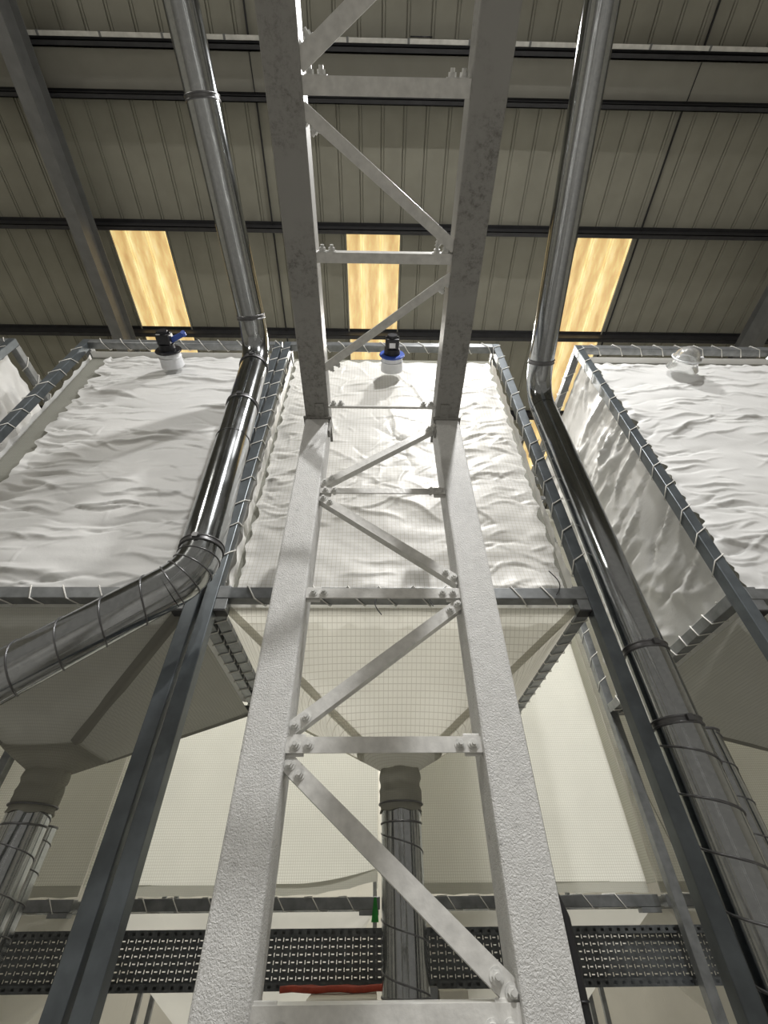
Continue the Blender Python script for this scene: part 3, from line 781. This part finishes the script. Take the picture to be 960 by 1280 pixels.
# ------------------------------------------------------------------ perforated cable tray
t = thing('cable_tray', 'long black perforated cable tray behind the silo legs', 'cable tray', (0, 4.62, 1.2))
mb = MB(); TX0, TX1 = -4.7, 4.7; TY = 4.62; TZ0, TZ1 = 1.235, 1.555
per = .058; cols = [(0, .012, 's'), (.012, .018, 't'), (.018, .030, 's'), (.030, .052, 'w'), (.052, .058, 's')]
bands = [(TZ0, TZ0+.040, 'n')]; z = TZ0+.040; rowh = (TZ1-TZ0-.080)/6
for r_ in range(6):
    c = z+rowh/2
    bands += [(z, c-.011, 'n'), (c-.011, c-.0035, 't'), (c-.0035, c+.0035, 'b'), (c+.0035, c+.011, 't'), (c+.011, z+rowh, 'n')]; z += rowh
bands.append((z, TZ1, 'n'))
nper = int((TX1-TX0)/per)
for za, zb_, kd in bands:
    if kd == 'n': mb.add([(TX0, TY, za), (TX1, TY, za), (TX1, TY, zb_), (TX0, TY, zb_)], [(0, 1, 2, 3)]); continue
    for k in range(nper):
        for a, b, c in cols:
            if c == 't' or (c == 'w' and kd == 'b'): continue
            x = TX0+k*per; mb.add([(x+a, TY, za), (x+b, TY, za), (x+b, TY, zb_), (x+a, TY, zb_)], [(0, 1, 2, 3)])
mb.build('slotted_base', 'tray', t)
for za, zb_ in ((TZ1-.045, TZ1), (TZ0, TZ0+.045)):
    mb = MB(); yf = TY-.045; p2 = .062; n2 = int((TX1-TX0)/p2); zm0, zm1 = za+.014, zb_-.014
    mb.add([(TX0, yf, za), (TX1, yf, za), (TX1, yf, zm0), (TX0, yf, zm0), (TX0, yf, zm1), (TX1, yf, zm1), (TX1, yf, zb_), (TX0, yf, zb_)], [(0, 1, 2, 3), (4, 5, 6, 7)])
    for k in range(n2):
        x = TX0+k*p2; mb.add([(x, yf, zm0), (x+.038, yf, zm0), (x+.038, yf, zm1), (x, yf, zm1)], [(0, 1, 2, 3)])
    ze = zb_ if za > 1.4 else za
    mb.add([(TX0, yf, ze), (TX1, yf, ze), (TX1, TY, ze), (TX0, TY, ze)], [(0, 1, 2, 3)])
    mb.build('side_flange', 'tray', t)
for x in (-3.32, -1.21, -1.05, 1.37, 2.33, 4.68):
    mb = MB(); mb.bx((x-.02, 4.50, 1.24), (x+.02, 4.615, 1.27)); mb.bx((x-.02, 4.50, 1.24), (x+.02, 4.51, 1.5)); mb.build('bracket', 'steel', t)

# ------------------------------------------------------------------ small things low down
t = thing('control_cabinet', 'cream steel cabinet low behind the column, beneath the cable tray', 'cabinet', (0, 4.2, 0))
mb = MB(); mb.bx((-.42, 4.05, .08), (.02, 4.4, 1.245), .008); mb.build('body', 'cream', t)
mb = MB(); mb.bx((-.40, 4.035, .12), (0, 4.05, 1.22), .004); d_ = mb.build('door', 'cream', t); WL[d_.name] = wloc(t)
mb = MB(); mb.box((-.05, 4.025, .75), (.03, .02, .12), None, .004); mb.build('handle', 'black', d_)
mb = MB(); mb.bx((-.41, 4.06, 0), (.01, 4.39, .08)); mb.build('plinth', 'black', t)
t = thing('junction_box', 'pale junction box on a short dark stand right of the middle outlet duct', 'junction box', (.46, 4.3, 0))
mb = MB(); mb.bx((.43, 4.25, .9), (.62, 4.36, 1.255), .006); mb.build('body', 'cream', t)
mb = MB(); mb.bx((.34, 4.27, 0), (.425, 4.35, 1.27), .004); mb.bx((.425, 4.29, 1.0), (.44, 4.33, 1.2)); mb.build('stand', 'steel', t)
mb = MB(); mb.tube([(-.62+k*.08, 4.25+.012*math.sin(k), 1.268+.004*math.sin(k*1.7)) for k in range(11)], .017, 8)
mb.tube([(-.5+k*.08, 4.295+.012*math.cos(k), 1.268+.004*math.sin(k*2.1)) for k in range(10)], .015, 8)
tag(mb.build('red_cable', 'red', None, (0, 4.25, 1.26)), 'red cable pair lying on the cream cabinet under the tray', 'cable')
mb = MB(); mb.sheet(lambda s, q: V((-.005+.06*s*(.35+.65*q)-.02*q, 4.813+.003*math.sin(6*s), 1.735-.15*q)), 6, 8)
tag(mb.build('green_strap', 'green', None, (.02, 4.78, 1.7)), 'short green strap hanging from the rear beam beside the middle outlet duct', 'strap')
mb = MB(); mb.tube(arc3([((.645, 1.70, 0.0), 0), ((.645, 1.70, .22), .1), ((.545, 1.70, .45), .1), ((.545, 1.70, 1.60), .03), ((.522, 1.70, 1.665), 0)], 6), .015, 10)
for k in range(8): mb.ring((.545, 1.70, .6+k*.12), (0, 0, 1), .0155, .003, 14, 5)
tag(mb.build('black_hose', 'black', None, (.545, 1.70, 0)), 'black hose running up the outer side of the right column leg', 'hose')
# thin drawcord hanging against the rear bag and wire ends on the frame
mb = MB(); mb.tube([(2.42+.22*k/10-.0*k, 4.72, 3.05-1.25*k/10-.02*math.sin(PI*k/10)) for k in range(11)], .004, 5)
tag(mb.build('drawcord', 'collar', None, (2.5, 4.72, 2.4)), 'thin slack cord slanting down behind the right silo rear post', 'cord')
for x, ln, s_ in ((.02, .16, 3), (.34, .10, 1), (1.13, .16, -4)):
    mb = MB(); mb.tube([(x-.03*math.sin(k*.45)*s_*.3, NY0-.012-.004*k, ZB-.02-ln*k/8*(1 if s_ > 0 else -1)) for k in range(9)], .0035, 5)
    tag(mb.build('cable_tie', 'black', None, (x, NY0, ZB)), {3: 'dark wire end hanging below the middle laced beam', 1: 'short dark wire end below the middle beam near the column diagonal', -4: 'dark wire end sticking up above the right end of the middle beam'}[s_], 'wire', 'loose wire ends on the middle silo beam')

# ------------------------------------------------------------------ light
def lamp(name, kind, loc, power, col, size=.3, aim=None, spot=None):
    l = bpy.data.lights.new(name, kind); l.energy = power; l.color = col
    if kind == 'AREA': l.shape = 'DISK'; l.size = size
    else: l.shadow_soft_size = size
    o = bpy.data.objects.new(name, l); COL.objects.link(o); o.location = loc
    if aim is not None: o.rotation_euler = (V(aim)-V(loc)).to_track_quat('-Z', 'Y').to_euler()
    return o
lamp('high_bay_or_fill_lamp', 'AREA', (1.45, .0, 8.9), 230, (1.0, .985, .96), .26, (.8, .8, 0))
lamp('high_bay_or_fill_lamp', 'AREA', (1.55, -3.2, 9.0), 380, (1.0, .985, .96), .28, (.8, 1.5, 0))
lamp('high_bay_or_fill_lamp', 'AREA', (-5.5, -3.6, 9.0), 130, (1.0, .96, .88), .4, (-3.5, 1, 0))
lamp('high_bay_or_fill_lamp', 'AREA', (.25, 3.6, 9.3), 100, (1.0, .96, .88), .4, (.25, 3.6, 0))  # added fill above the open middle bag, makes its cone glow
lamp('high_bay_or_fill_lamp', 'AREA', (1.9, 4.3, 9.4), 190, (1.0, .97, .92), .3, (1.9, 4.3, 0))  # added fill over the gap, brightens the right bag's side wall
lamp('high_bay_or_fill_lamp', 'AREA', (-.8, 9.2, 7.0), 480, (1.0, .98, .93), .5, (-.8, 6.5, 0))  # added backlight behind the rear row, shines through the pale bags
w = bpy.data.worlds.new('world'); bpy.context.scene.world = w; w.use_nodes = True
w.node_tree.nodes['Background'].inputs[0].default_value = (1.0, .95, .85, 1); w.node_tree.nodes['Background'].inputs[1].default_value = 0.24
sc = bpy.context.scene
sc.view_settings.view_transform = 'Standard'; sc.view_settings.look = 'None'
sc.view_settings.gamma = 1.0; sc.view_settings.use_curve_mapping = False; sc.view_settings.exposure = 0.0
